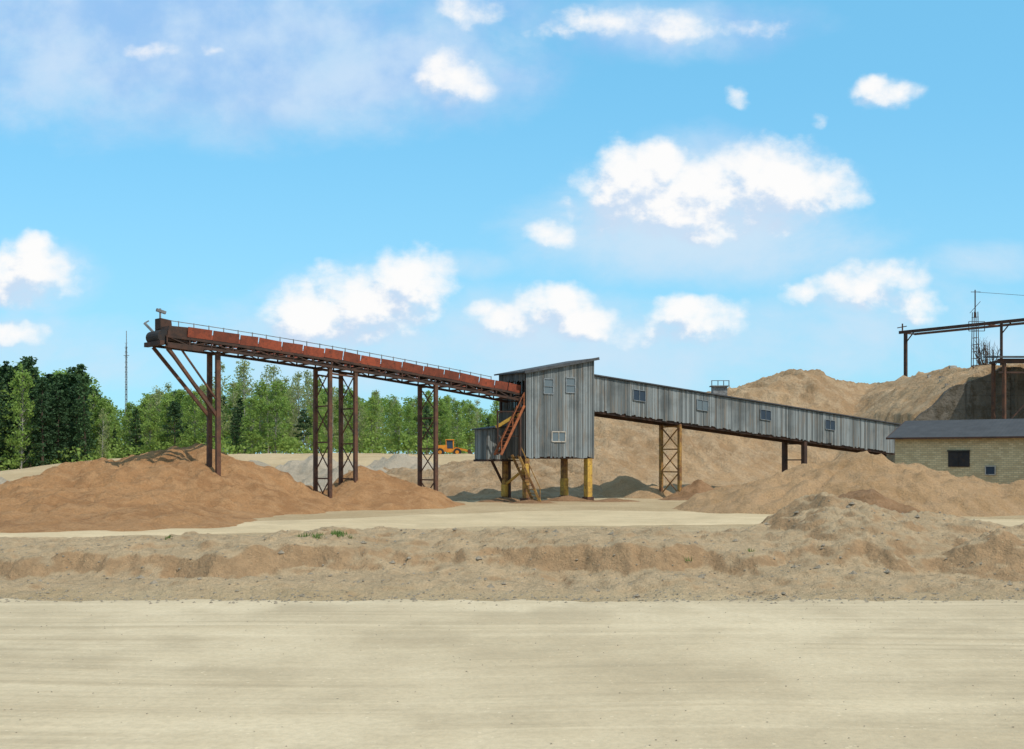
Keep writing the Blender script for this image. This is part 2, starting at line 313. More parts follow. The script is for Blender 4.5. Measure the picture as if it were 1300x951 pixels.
# ------------------------------------------------------------ conveyor
A=Vector((-18.92,64.8,9.2)); B=Vector((.9,82.8,6.95)); D=B-A; Lh=Vector((D.x,D.y,0)).normalized(); Pv=Vector((-Lh.y,Lh.x,0)); LEN=D.length; Wc=1.8
def LP(t,lat,h): return A+D*t+Pv*lat+Vector((0,0,h+.04+.8*t*(1-t)))
cv=thing('conveyor',(-16.7,66.7,0),'long rusty inclined conveyor with red side boards on trestles','conveyor')
fr=MB(); nb=20
for lat in(0,Wc):
    for i in range(nb+1):
        t=i/nb; fr.beam(LP(t,lat,.12),LP(t,lat,.5),.07)
        if i<nb:
            fr.beam(LP(t,lat,.12 if i%2 else .5),LP(t+1/nb,lat,.5 if i%2 else .12),.06)
            fr.beam(LP(t,lat,.1),LP(t+1.02/nb,lat,.1),.11,.15); fr.beam(LP(t,lat,.5),LP(t+1.02/nb,lat,.5),.1,.13)
for i in range(nb+1):
    t=i/nb; fr.beam(LP(t,0,.12),LP(t,Wc,.12),.09); fr.beam(LP(t,0,.5),LP(t,Wc,.5),.09)
fr.obj('truss_frame',M_steel,cv)
for nm,z0_,z1_ in(('belt',.62,.68),('return_belt',.26,.29)):
    V=[];F=[]; ns=20
    for i in range(ns+1):
        t=.01+.99*i/ns; V+=[LP(t,.35,z0_),LP(t,Wc-.35,z0_),LP(t,Wc-.35,z1_),LP(t,.35,z1_)]
    for i in range(ns):
        o=i*4
        for j in range(4): F.append((o+j,o+(j+1)%4,o+4+(j+1)%4,o+4+j))
    F+=[(3,2,1,0),(ns*4,ns*4+1,ns*4+2,ns*4+3)]
    bl=MB(); bl.add(V,F); bl.obj(nm,M_belt,cv)
ro=MB()
for i in range(1,52): ro.cyl(LP(i/52,.3,.56),LP(i/52,Wc-.3,.56),.06,n=6)
ro.obj('roller',M_grey,cv,kind='stuff')
t=.045; R=random.Random(5)
while t<.985:
    w=R.uniform(.045,.065); e=min(t+w,.992); j1=R.uniform(-.035,.04); j2=R.uniform(-.035,.04)
    if not (.55<t<.575):
        for lat,o in((.02,-.04),(Wc-.02,.04)):
            pb=MB(); h0=.58; h1=1.13-.02*t; sg=.12*(1 if lat<1 else -1)
            a=[LP(t,lat,h0+j1),LP(e-.003,lat,h0+j2),LP(e-.003,lat+o,h0+j2),LP(t,lat+o,h0+j1)]
            b_=[LP(t,lat-sg,h1+j1),LP(e-.003,lat-sg,h1+j2),LP(e-.003,lat+o-sg,h1+j2),LP(t,lat+o-sg,h1+j1)]
            pb.hexa(a+b_); pb.obj('side_board',M_red,cv)
    t=e
hr=MB()
for i in range(0,27):
    t=.03+i*.0355
    if t>.97: break
    hr.beam(LP(t,Wc+.35,.5),LP(t,Wc+.35,1.75),.045)
    if t<.94:
        e=t+.036; hr.beam(LP(t,Wc+.35,1.7),LP(e,Wc+.35,1.7),.04); hr.beam(LP(t,Wc+.35,1.2),LP(e,Wc+.35,1.2),.03); hr.beam(LP(t,Wc+.3,.5),LP(e,Wc+.3,.5),.6,.05)
hr.obj('handrail',M_grey,cv)
hd=MB()
hd.hexa([LP(.0,.05,.3),LP(.05,.05,.3),LP(.05,Wc-.05,.3),LP(.0,Wc-.05,.3),LP(.006,.05,1.1),LP(.05,.05,1.15),LP(.05,Wc-.05,1.15),LP(.006,Wc-.05,1.1)])
hd.hexa([LP(.004,1.0,1.0),LP(.03,1.0,1.0),LP(.03,1.7,1.0),LP(.004,1.7,1.0),LP(.004,1.0,1.6),LP(.028,1.0,1.55),LP(.028,1.7,1.55),LP(.004,1.7,1.6)])
hd.beam(LP(-.012,-.1,.1),LP(-.012,Wc+.1,.1),.25); hd.beam(LP(.0,0,-.02),LP(.08,0,-.02),.14,.2)
hd.obj('head_housing',M_steel,cv)
dr=MB(); dr.cyl(LP(-.004,.15,.5),LP(-.004,Wc-.15,.5),.36,n=18); dr.obj('head_drum',M_belt,cv)
an=MB(); an.beam(LP(.012,1.5,1.5),LP(.012,1.5,2.2),.08); an.beam(LP(.004,1.5,2.1),LP(.024,1.5,2.0),.16); an.obj('lamp_bracket',M_grey,cv)
an=MB(); an.beam(LP(-.0,1.6,.8),LP(-.012,2.1,1.35),.12); an.beam(LP(-.012,2.1,1.35),LP(-.004,2.0,1.5),.07); an.obj('scraper_arm',M_grey,cv)
def trestle(frames,zb=-.3,w=.26,mat=M_leg,name='trestle',inset=0,splay=0,xb=True,link=True):
    tb=MB(); tops=[]
    for t in frames:
        a=LP(t,inset,.05); b2=LP(t,Wc-inset,.05)
        a0=Vector((a.x,a.y,zb))-Pv*splay; b0=Vector((b2.x,b2.y,zb))+Pv*splay
        tb.beam(a0,a,w); tb.beam(b0,b2,w); tops.append((a0,a,b0,b2))
        hgt=a.z-zb; n=max(2,round(hgt/(2.3 if xb else 2.6)))
        for i in range(n):
            f0=(i+.15)/n; f1=(i+1-.05)/n
            p=lambda A0,A1,f:A0+(A1-A0)*f
            if xb: tb.beam(p(a0,a,f0),p(b0,b2,f1),.055); tb.beam(p(b0,b2,f0),p(a0,a,f1),.055)
            tb.beam(p(a0,a,f1),p(b0,b2,f1),.085)
    if len(frames)>1:
        (a0,a,b0,b2),(c0,c,d0,d2)=tops
        for (p0,p1,q0,q1) in((a0,a,c0,c),(b0,b2,d0,d2)): tb.beam(p0+(p1-p0)*.96,q0+(q1-q0)*.96,.1)
    return tb.obj(name,mat,cv)
trestle([.123],inset=.42,splay=.05,w=.25,xb=False); trestle([.398,.468],w=.22,inset=.1); trestle([.704],w=.23,inset=.05)
for lat in(.1,Wc-.1):
    sb=MB(); a=LP(.0,lat,0); l=LP(.123,.45 if lat<1 else Wc-.45,0); sb.beam(a,Vector((l.x,l.y,5.4)),.17); sb.obj('strut',M_leg,cv)
    sb=MB(); sb.beam(LP(.03,lat,0),Vector((l.x,l.y,6.3)),.09); sb.obj('strut',M_leg,cv)
# ------------------------------------------------------------ tower
ax=Vector((.82,.572,0)).normalized(); bk=Vector((-ax.y,ax.x,0)); FL=Vector((.93,82,0)); TW=6.02; TD=3.15
def TP(a,b,z): return FL+ax*a+bk*b+Vector((0,0,z))
tw=thing('transfer_tower',tuple(TP(TW/2,TD/2,0)),'grey weathered plank transfer tower on rusty yellow columns','industrial building')
def roofz(a): return 9.05+(10.2-9.05)*a/TW
def planks(mb,fn,L,z0f,z1f,w=.17,rs=1,th=.035):
    R=random.Random(rs); a=0
    while a<L-.02:
        e=min(a+w*R.uniform(.75,1.25),L); o=R.uniform(0,.035); j=R.uniform(-.1,.06)
        s0,s1=z0f((a+e)/2)+j,z1f((a+e)/2); g_=R.choice((.01,.012,.02,.03))
        mb.hexa([fn(a,o,s0),fn(e-g_,o,s0),fn(e-g_,o+th,s0),fn(a,o+th,s0),fn(a,o,s1),fn(e-g_,o,s1),fn(e-g_,o+th,s1),fn(a,o+th,s1)])
        a=e
Z0=3.28
w=MB(); planks(w,lambda a,o,z:TP(a,-o-.03,z),TW,lambda a:Z0-.12,lambda a:roofz(a)-.02,rs=1); w.obj('front_wall',M_wood,tw)
w=MB(); planks(w,lambda a,o,z:TP(TW+.03+o,a,z),TD,lambda a:Z0-.1,lambda a:roofz(TW)-.03,rs=2); w.obj('side_wall',M_wood,tw)
w=MB(); planks(w,lambda a,o,z:TP(a,TD+.03+o,z),TW,lambda a:Z0-.1,lambda a:roofz(a)-.02,rs=3); w.obj('rear_wall',M_wood,tw)
w=MB(); planks(w,lambda a,o,z:TP(-.03-o,a,z),TD,lambda a:8.5,lambda a:roofz(0)-.02,rs=4); w.obj('opening_header',M_wood2,tw)
w=MB(); planks(w,lambda a,o,z:TP(-.03-o,a,z),TD,lambda a:Z0-.1,lambda a:6.3,rs=5); w.obj('side_wall',M_wood2,tw,label='dark plank side wall with conveyor opening')
w=MB()
for a in(.05,TW-.05):
    for b in(.05,TD-.05): w.beam(TP(a,b,Z0),TP(a,b,roofz(a)-.05),.14)
w.hexa([TP(0,0,Z0),TP(TW,0,Z0),TP(TW,TD,Z0),TP(0,TD,Z0),TP(0,0,Z0+.12),TP(TW,0,Z0+.12),TP(TW,TD,Z0+.12),TP(0,TD,Z0+.12)])
for b in(.15,TD-.15): w.beam(TP(-.1,b,Z0-.14),TP(TW+.1,b,Z0-.14),.2,.2)
for a in(.3,2,4,TW-.3): w.beam(TP(a,0,Z0-.13),TP(a,TD,Z0-.13),.15,.17)
w.obj('floor_frame',M_steel,tw)
w=MB(); ov=.3
def RP(a,b,dz): return TP(a,b,roofz(a)+dz)
w.hexa([RP(-ov,-ov,0),RP(TW+ov,-ov,0),RP(TW+ov,TD+ov,0),RP(-ov,TD+ov,0),RP(-ov,-ov,.1),RP(TW+ov,-ov,.1),RP(TW+ov,TD+ov,.1),RP(-ov,TD+ov,.1)])
w.beam(RP(-ov,-ov-.03,.03),RP(TW+ov,-ov-.03,.03),.05,.2)
w.obj('roof',M_roof,tw)
def window(par,O,dx,up,nrm,wd,ht,bars=(1,1),mat=M_frame,fw=.08,glass=M_glass):
    O=Vector(O); dx=Vector(dx); up=Vector(up); nrm=Vector(nrm)
    p=MB(); z=nrm*.085; p.hexa([O+z,O+dx*wd+z,O+dx*wd+up*ht+z,O+up*ht+z]+[q_+nrm*.02 for q_ in(O+z,O+dx*wd+z,O+dx*wd+up*ht+z,O+up*ht+z)])
    g=p.obj('window',glass,par); g['_w']=par['_w']
    f=MB(); z=nrm*.12
    def bb(a,b,ww=fw): f.beam(a+z,b+z,ww,.07,up=nrm) 
    c=[O,O+dx*wd,O+dx*wd+up*ht,O+up*ht]
    for i in range(4): bb(c[i],c[(i+1)%4])
    for i in range(bars[0]): k=(i+1)/(bars[0]+1); bb(O+dx*wd*k,O+dx*wd*k+up*ht,fw*.6)
    for i in range(bars[1]): k=(i+1)/(bars[1]+1); bb(O+up*ht*k,O+up*ht*k+dx*wd,fw*.6)
    fo=f.obj('frame',mat,par); fo.parent=g
nf=-bk; UZ=Vector((0,0,1))
window(tw,TP(1.5,0,7.6),ax,UZ,nf,.82,1.05,(0,1),fw=.07,glass=M_glass2); window(tw,TP(3.45,0,7.75),ax,UZ,nf,.82,1.05,(0,1),fw=.07,glass=M_glass2); window(tw,TP(2.2,0,4.25),ax,UZ,nf,1.2,.7,(1,0),fw=.08,mat=M_pale,glass=M_glass2)
for a,b,c1,ww in((.15,.15,M_och,.36),(TW-.35,.15,M_yel,.44),(.3,TD-.25,M_och,.34),(TW-.45,TD-.3,M_och,.38)):
    l=MB(); l.beam(TP(a,b,-.3),TP(a,b,Z0-.22),ww); l.obj('column',c1,tw)
    l=MB(); l.beam(TP(a,b,-.2),TP(a,b,.3),.6); l.obj('column_base',M_leg,tw)
for a,b,z0_,z1_,ww in((.3,TD-.26,.35,1.2,.44),(TW-.45,TD-.3,.35,1.6,.44),(.15,.15,1.9,2.7,.40)):
    l=MB(); l.beam(TP(a,b,z0_),TP(a,b,z1_),ww); l.obj('column_cladding',M_yel,tw)
l=MB(); l.beam(TP(.3,TD-.3,1.2),TP(.15,.15,2.4),.14); l.obj('brace',M_yel,tw)
def ladder(par,a,b,side,w,n,mat,name):
    l=MB(); a=Vector(a); b=Vector(b); sd=Vector(side)*w
    l.beam(a,b,.1,.16); l.beam(a+sd,b+sd,.1,.16)
    for i in range(n): k=(i+.5)/n; l.beam(a+(b-a)*k,a+(b-a)*k+sd,.22,.05)
    l.beam(a+UZ*.9,b+UZ*.9,.05); 
    for k in(.02,.5,.98): l.beam(a+(b-a)*k,a+(b-a)*k+UZ*.9,.05)
    return l.obj(name,mat,par)
ladder(tw,(.45,81.7,3.3),(1.95,80.9,0.05),bk,.8,13,M_och,'stair')
ladder(tw,(.85,81.2,6.7),(-.75,80.9,3.3),bk,.8,13,M_orange,'stair')
w=MB(); w.beam((-1.1,82.9,5.25),(.5,82.6,6.2),.3,.22); w.obj('chute',M_yel,tw)
w=MB(); w.beam((-.9,82.0,3.4),(.7,81.6,7.0),.12); w.beam((.55,81.4,3.2),(.55,81.4,7.3),.14); w.beam((-1.0,81.8,3.3),(-1.0,81.8,6.4),.1);w.beam((-1.0,81.8,6.3),(.6,81.5,6.3),.1); w.beam((-1.0,81.8,4.6),(.6,81.5,4.6),.07); w.obj('platform_frame',M_steel,tw)
def HP(a,b,z): return Vector((-1.75,83.1,0))+ax*a+bk*b+Vector((0,0,z))
w=MB(); planks(w,lambda a,o,z:HP(a,-o,z),2.2,lambda a:3.0,lambda a:5.1+.12*a,rs=8); planks(w,lambda a,o,z:HP(-o,a,z),1.5,lambda a:3.0,lambda a:5.1,rs=9); planks(w,lambda a,o,z:HP(a,1.5+o,z),2.2,lambda a:3.0,lambda a:5.1+.12*a,rs=10)
w.obj('annex_wall',M_wood,tw,label='small grey plank annex hanging beside tower')
w=MB(); w.hexa([HP(-.2,-.25,5.1),HP(2.4,-.25,5.43),HP(2.4,1.7,5.43),HP(-.2,1.7,5.1),HP(-.2,-.25,5.18),HP(2.4,-.25,5.51),HP(2.4,1.7,5.51),HP(-.2,1.7,5.18)]); w.obj('annex_roof',M_roof,tw)
w=MB(); w.hexa([HP(-.1,-.1,2.85),HP(2.3,-.1,2.85),HP(2.3,1.6,2.85),HP(-.1,1.6,2.85),HP(-.1,-.1,3),HP(2.3,-.1,3),HP(2.3,1.6,3),HP(-.1,1.6,3)])
w.beam(HP(.6,.3,2.9),HP(2.0,.9,1.2),.14); w.beam(HP(2.0,.1,2.9),HP(2.0,.1,-.2),.14); w.obj('annex_support',M_steel,tw)
# ------------------------------------------------------------ gallery
G0=Vector((5.65,85.75,6.62)); G1=Vector((34.9,104.3,3.45)); GD=G1-G0; gh=Vector((GD.x,GD.y,0)); GL=gh.length; gh.normalize(); gb=Vector((-gh.y,gh.x,0)); GH=2.5; GW=2.5
def GP(a,b,dz): return G0+GD*(a/GL)+gb*b+Vector((0,0,dz))
ga=thing('covered_gallery',tuple(GP(GL/2,GW/2,-5)),'long sloping covered conveyor gallery clad in grey planks','industrial building')
def gf(b0,sgn):
    return lambda a,o,z:GP(a,b0+sgn*o,z)
w=MB(); planks(w,gf(0,-1),GL,lambda a:0.,lambda a:GH-.03,w=.2,rs=21); w.obj('front_wall',M_wood,ga)
w=MB(); planks(w,gf(GW,1),GL,lambda a:0.,lambda a:GH-.03,w=.4,rs=22); w.obj('rear_wall',M_wood,ga)
w=MB(); w.hexa([GP(-.1,-.22,GH),GP(GL,-.22,GH),GP(GL,GW+.22,GH),GP(-.1,GW+.22,GH),GP(-.1,-.22,GH+.09),GP(GL,-.22,GH+.09),GP(GL,GW+.22,GH+.09),GP(-.1,GW+.22,GH+.09)]); w.obj('roof',M_roof,ga)
w=MB(); w.hexa([GP(0,.02,.05),GP(GL,.02,.05),GP(GL,GW-.02,.05),GP(0,GW-.02,.05),GP(0,.02,.15),GP(GL,.02,.15),GP(GL,GW-.02,.15),GP(0,GW-.02,.15)])
for b in(.15,GW-.15): w.beam(GP(0,b,-.08),GP(GL,b,-.08),.15,.2)
w.obj('floor_beam',M_steel,ga)
slopev=GD.normalized()
for a,bars,gl in((3.9,(1,0),M_glass),(10.1,(1,0),M_glass2),(16.8,(1,0),M_glass),(24.2,(1,0),M_glass)):
    window(ga,GP(a,0,1.15),slopev,UZ,-gb,1.15,.8,bars,fw=.04,glass=gl)
def trest2(a,zb,w,mat,x=True):
    l=MB()
    for s in(0.15,GW-.15): 
        p=GP(a,s+.0,-.12); l.beam((p.x,p.y,zb),p,w)
    p=GP(a,.15,0); q_=GP(a,GW-.15,0); n=3
    for i in range(n):
        f0=zb+.5+(p.z-zb-.8)*i/n; f1=zb+.5+(p.z-zb-.8)*(i+1)/n
        if x: l.beam((p.x,p.y,f0),(q_.x,q_.y,f1),.07); l.beam((q_.x,q_.y,f0),(p.x,p.y,f1),.07)
        l.beam((p.x,p.y,f1),(q_.x,q_.y,f1),.1)
    return l.obj('trestle',mat,ga)
trest2(8.6,-.2,.24,M_och); trest2(22.0,-.2,.35,M_steel,False)
# ------------------------------------------------------------ brick building
bo=Vector((25.6,80,0)); bxd=Vector((.83,-.56,0)).normalized(); byd=Vector((.56,.83,0)).normalized(); BL_=24; BD=8.6
def BP(a,b,z): return bo+bxd*a+byd*b+Vector((0,0,z))
bb_=thing('brick_building',tuple(BP(BL_/2,BD/2,0)),'low yellow brick building with dark slate gable roof','building')
w=MB(); ez=4.4; rz=5.65
w.hexa([BP(.25,.25,0),BP(BL_-.25,.25,0),BP(BL_-.25,BD-.25,0),BP(.25,BD-.25,0),BP(.25,.25,ez),BP(BL_-.25,.25,ez),BP(BL_-.25,BD-.25,ez),BP(.25,BD-.25,ez)])
for a in(.25,BL_-.25): w.add([BP(a,.25,ez),BP(a,BD-.25,ez),BP(a,BD/2,rz-.1)],[(0,1,2)])
w.obj('wall',M_brick,bb_)
w=MB()
for b0 in(0,BD):
    e=-.25 if b0==0 else BD+.25
    w.hexa([BP(-.15,e,ez-.02),BP(BL_+.15,e,ez-.02),BP(BL_+.15,BD/2,rz),BP(-.15,BD/2,rz),BP(-.15,e,ez+.06),BP(BL_+.15,e,ez+.06),BP(BL_+.15,BD/2,rz+.08),BP(-.15,BD/2,rz+.08)])
w.obj('roof',M_slate,bb_)
w=MB(); w.beam(BP(-.2,-.27,ez),BP(BL_+.2,-.27,ez),.06,.12); w.beam(BP(-.17,-.27,ez),BP(-.17,BD/2,rz+.02),.06,.12); w.obj('fascia',M_steel,bb_)
w=MB(); w.hexa([BP(3.75,.17,2.5),BP(5.1,.17,2.5),BP(5.1,.23,2.5),BP(3.75,.23,2.5),BP(3.75,.17,3.5),BP(5.1,.17,3.5),BP(5.1,.23,3.5),BP(3.75,.23,3.5)]); w.beam(BP(4.4,.15,2.5),BP(4.4,.15,3.5),.05); w.beam(BP(3.7,.14,3.55),BP(5.15,.14,3.55),.08); w.obj('shutter',M_belt,bb_)
window(bb_,BP(6.1,.25,2.0),bxd,UZ,-byd,.6,.55,(0,0),mat=M_pale,fw=.06)
window(bb_,BP(11,.25,2.0),bxd,UZ,-byd,1.2,1.0,(1,0))
w=MB(); w.beam(BP(9.4,.2,.5),BP(9.4,.2,4.2),.1); w.obj('drainpipe',M_grey,bb_)
# ------------------------------------------------------------ concrete bunker, frames
rb=random.Random(4)
top=[(x_,float(np.interp(x_,[35.7,39.6,43.6,47,75],[6.4,9.5,11.2,11.3,11.3]))+rb.uniform(-.3,.15)) for x_ in np.arange(35.7,60,.55)]+[(75,11.3)]
w=MB(); pts=[(35.7,0)]+top+[(75,0)]
n=len(pts); w.add([(x,106,z) for x,z in pts]+[(x,106.8,z) for i,(x,z) in enumerate(pts)],[tuple(range(n)),tuple(range(n,2*n))[::-1]]+[(i,i+n,(i+1)%n+n,(i+1)%n) for i in range(n)])
for x_ in(41,45,49,53,57): w.beam((x_,105.85,0),(x_,105.85,np.interp(x_,[p[0] for p in top],[p[1] for p in top])),.4)
w.obj('loading_bunker',M_conc,None,(45,106,0),label='dark stained concrete loading bunker wall with sloping top',category='retaining wall')
cf=thing('crane_gantry',(45.9,137.3,10),'rusty crane rail beam on slender steel posts','gantry')
a=Vector((45.3,138.2,17.9)); b_=Vector((58,120.8,17.9)); off=Vector((2.4,1.8,0))
w=MB(); w.beam(a,b_,.22,.34); w.obj('beam',M_steel,cf)
w=MB(); w.beam(a+off,b_+off,.18,.26); w.beam(a,a+off,.15); w.beam(a+(b_-a)*.5,a+(b_-a)*.5+off,.15); w.obj('beam',M_leg,cf)
for k,zb in((.04,8.5),(.6,11.0),(.95,11.0)):
    w=MB(); p=a+(b_-a)*k; w.beam((p.x,p.y,zb),(p.x,p.y,17.75),.32 if k<.1 else .22); w.beam((p.x,p.y,16.6),p+(b_-a)*.05-UZ*.15,.1)
    w.obj('post',M_steel,cf)
w=MB(); p=a+(b_-a)*.02; w.beam(p+UZ*.2,p+UZ*1.0,.12); w.beam(p+UZ*.5-Vector((.6,0,0)),p+UZ*.7+Vector((.5,0,0)),.1); w.obj('rail_stop',M_steel,cf)
ms=thing('ladder_mast',(43.9,112,11.45),'thin steel lattice mast with ladder and antenna rods','mast')
w=MB(); hw=.24; zb=11.0; zt=17.0
for sx in(-1,1):
    for sy in(-1,1): w.beam((43.9+sx*hw*1.2,112+sy*hw,zb),(43.9+sx*hw*.7,112+sy*hw,zt),.055)
for i in range(9):
    z=zb+.3+i*.65; 
    for sy in(-1,1):
        w.beam((43.9-hw,112+sy*hw,z),(43.9+hw,112+sy*hw,z),.04)
w.obj('lattice',M_steel,ms)
w=MB(); w.beam((43.3,112,15.2),(44.8,112,15.2),.06); w.beam((43.3,112,16.1),(44.8,112,16.1),.05); w.beam((43.3,112,15.2),(43.3,112,16.1),.05); w.beam((44.8,112,15.2),(44.8,112,16.1),.05); w.obj('platform',M_steel,ms)
w=MB(); w.beam((43.9,112,16.5),(43.9,112,19.1),.08); w.beam((43.4,112,16.9),(44.4,112,18.0),.04); w.beam((43.5,112,18.9),(44.4,112,18.9),.05); w.beam((43.9,112,18.9),(58,112,17.9),.03); w.obj('antenna',M_steel,ms)
gf_=thing('steel_platform',(42.9,103,0),'dark roofed steel platform standing before the concrete bunker','platform')
for x_ in(42.9,47.2):
    for y_ in(103,105.3):
        w=MB(); w.beam((x_,y_,-.2),(x_,y_,11.7),.26); w.obj('column',M_leg,gf_)
w=MB(); w.beam((42.4,103,11.6),(50,103,11.6),.3,.4); w.beam((42.4,103,10.6),(50,103,10.6),.15); w.beam((43,103,6),(47.2,103,10.5),.12); w.beam((42.6,103,11.6),(42.6,105.3,11.6),.2); w.obj('girder',M_steel,gf_)
w=MB(); w.hexa([Vector(p) for p in[(42.2,102.5,11.85),(50,102.5,11.85),(50,105.7,12.1),(42.2,105.7,12.1),(42.2,102.5,12.0),(50,102.5,12.0),(50,105.7,12.25),(42.2,105.7,12.25)]]); w.obj('roof',M_roof,gf_)
cb_=thing('watch_cabin',(21.8,124.5,9.5),'tiny grey metal cabin with a railing on the slope','cabin')
w=MB(); w.hexa([Vector(p) for p in[(21.1,124,9),(22.6,124,9),(22.6,125.2,9),(21.1,125.2,9),(21.1,124,10.7),(22.6,124,10.7),(22.6,125.2,10.7),(21.1,125.2,10.7)]]); w.beam((20.9,124.5,10.75),(22.8,124.5,10.75),1.5,.1); w.obj('wall',M_grey,cb_)
w=MB()
for x_ in(20.95,21.6,22.2,22.75): w.beam((x_,123.9,10.75),(x_,123.9,11.3),.06)
w.beam((20.9,123.9,11.3),(22.8,123.9,11.3),.06); w.obj('railing',M_steel,cb_)
u=(160.5-650)/1500; y_=215; x_=u*y_; 
w=MB(); zt=CH+(585-420)/1500*y_
for dx,dy in((-.25,-.15),(.25,-.15),(0,.28)): w.beam((x_+dx,y_+dy,.5),(x_+dx*.3,y_+dy*.3,zt-3),.09)
for i in range(26): z=1+i*.9; w.beam((x_-.22,y_-.15,z),(x_+.22,y_-.15,z+.9),.05); w.beam((x_+.22,y_-.15,z),(x_-.22,y_-.15,z+.9),.05)
w.beam((x_,y_,zt-3),(x_,y_,zt),.1); w.beam((x_-.5,y_,zt-4.5),(x_+.5,y_,zt-4.5),.1); w.obj('radio_mast',M_grey,None,(x_,y_,.5),label='tall thin grey lattice radio mast among trees',category='mast')
# ------------------------------------------------------------ wheel loader
LS=.8; lo=Vector((-8.9,172,float(gz(-8.9,172))-.25)); ld=thing('wheel_loader',tuple(lo),'orange yellow wheel loader with lowered bucket on sand','loader')
def q3(x,y,z): return lo+Vector((x,y,z))*LS
def bx_(mb,x0,x1,y0,y1,z0,z1,tp=0): mb.hexa([q3(x0,y0,z0),q3(x1,y0,z0),q3(x1,y1,z0),q3(x0,y1,z0),q3(x0+tp,y0+tp,z1),q3(x1-tp,y0+tp,z1),q3(x1-tp,y1-tp,z1),q3(x0+tp,y1-tp,z1)])
w=MB(); bx_(w,-2.9,-.6,-.9,.9,.8,2.0,.08); bx_(w,-.8,1.6,-.7,.7,.7,1.4,.05); bx_(w,-3.1,-2.8,-.8,.8,.6,1.3); w.obj('body',M_mach,ld)
w=MB(); bx_(w,-.9,.5,-.7,.7,1.4,2.9,.1); w.obj('cab',M_glass,ld); w=MB(); bx_(w,-1.0,.6,-.8,.8,2.9,3.05,.03)
for a1 in(-.85,.45):
    for b in(-.66,.66): w.beam(q3(a1,b,1.4),q3(a1,b,2.9),.1)
w.obj('cab_roof',M_mach,ld)
w=MB(); 
for b in(-.45,.45): w.beam(q3(.7,b,1.5),q3(2.6,b,1.1),.2,.3); w.beam(q3(2.6,b,1.1),q3(3.3,b,.8),.2,.3)
w.beam(q3(2,-.45,1.2),q3(2,.45,1.2),.2); w.obj('boom',M_mach,ld)
w=MB(); w.hexa([q3(3.1,-1.2,.15),q3(4.2,-1.2,.1),q3(4.2,1.2,.1),q3(3.1,1.2,.15),q3(3.2,-1.2,1.3),q3(3.4,-1.2,1.3),q3(3.4,1.2,1.3),q3(3.2,1.2,1.3)]); w.obj('bucket',M_steel,ld)
for a1 in(-1.9,1.2):
    for b in(-1,1):
        w=MB(); w.cyl(q3(a1,b*.65,.72),q3(a1,b*1.15,.72),.72*LS,n=18); wo=w.obj('wheel',M_tyre,ld); w=MB(); w.cyl(q3(a1,b*1.14,.72),q3(a1,b*1.18,.72),.33*LS,n=12); r_=w.obj('rim',M_mach,ld); r_.parent=wo
# ------------------------------------------------------------ trees
def leafmesh(C,Rc,per,size,seed,flat=1.0):
    r=np.random.default_rng(seed); n=len(C)*per
    c=np.repeat(C,per,0); rr=np.repeat(Rc,per); d=r.normal(size=(n,3)); d/=np.linalg.norm(d,axis=1)[:,None]
    d*= (r.random(n)**.5)[:,None]; d[:,2]*=flat; c=c+d*rr[:,None]
    a=r.normal(size=(n,3)); a/=np.linalg.norm(a,axis=1)[:,None]; b=np.cross(a,r.normal(size=(n,3))); b/=np.linalg.norm(b,axis=1)[:,None]
    s=size*r.uniform(.6,1.3,n)[:,None]; 
    V=np.stack([c-a*s*.6,c-b*s*.4,c+a*s*.6,c+b*s*.4],1).reshape(-1,3)
    return V
def mesh_quads(name,V,mat):
    me=bpy.data.meshes.new(name); n=len(V)//4
    me.vertices.add(len(V)); me.vertices.foreach_set('co',V.astype(np.float32).reshape(-1)); me.loops.add(n*4); me.loops.foreach_set('vertex_index',np.arange(n*4,dtype=np.int32))
    me.polygons.add(n); me.polygons.foreach_set('loop_start',np.arange(n,dtype=np.int32)*4); me.update(calc_edges=True); me.materials.append(mat); return me
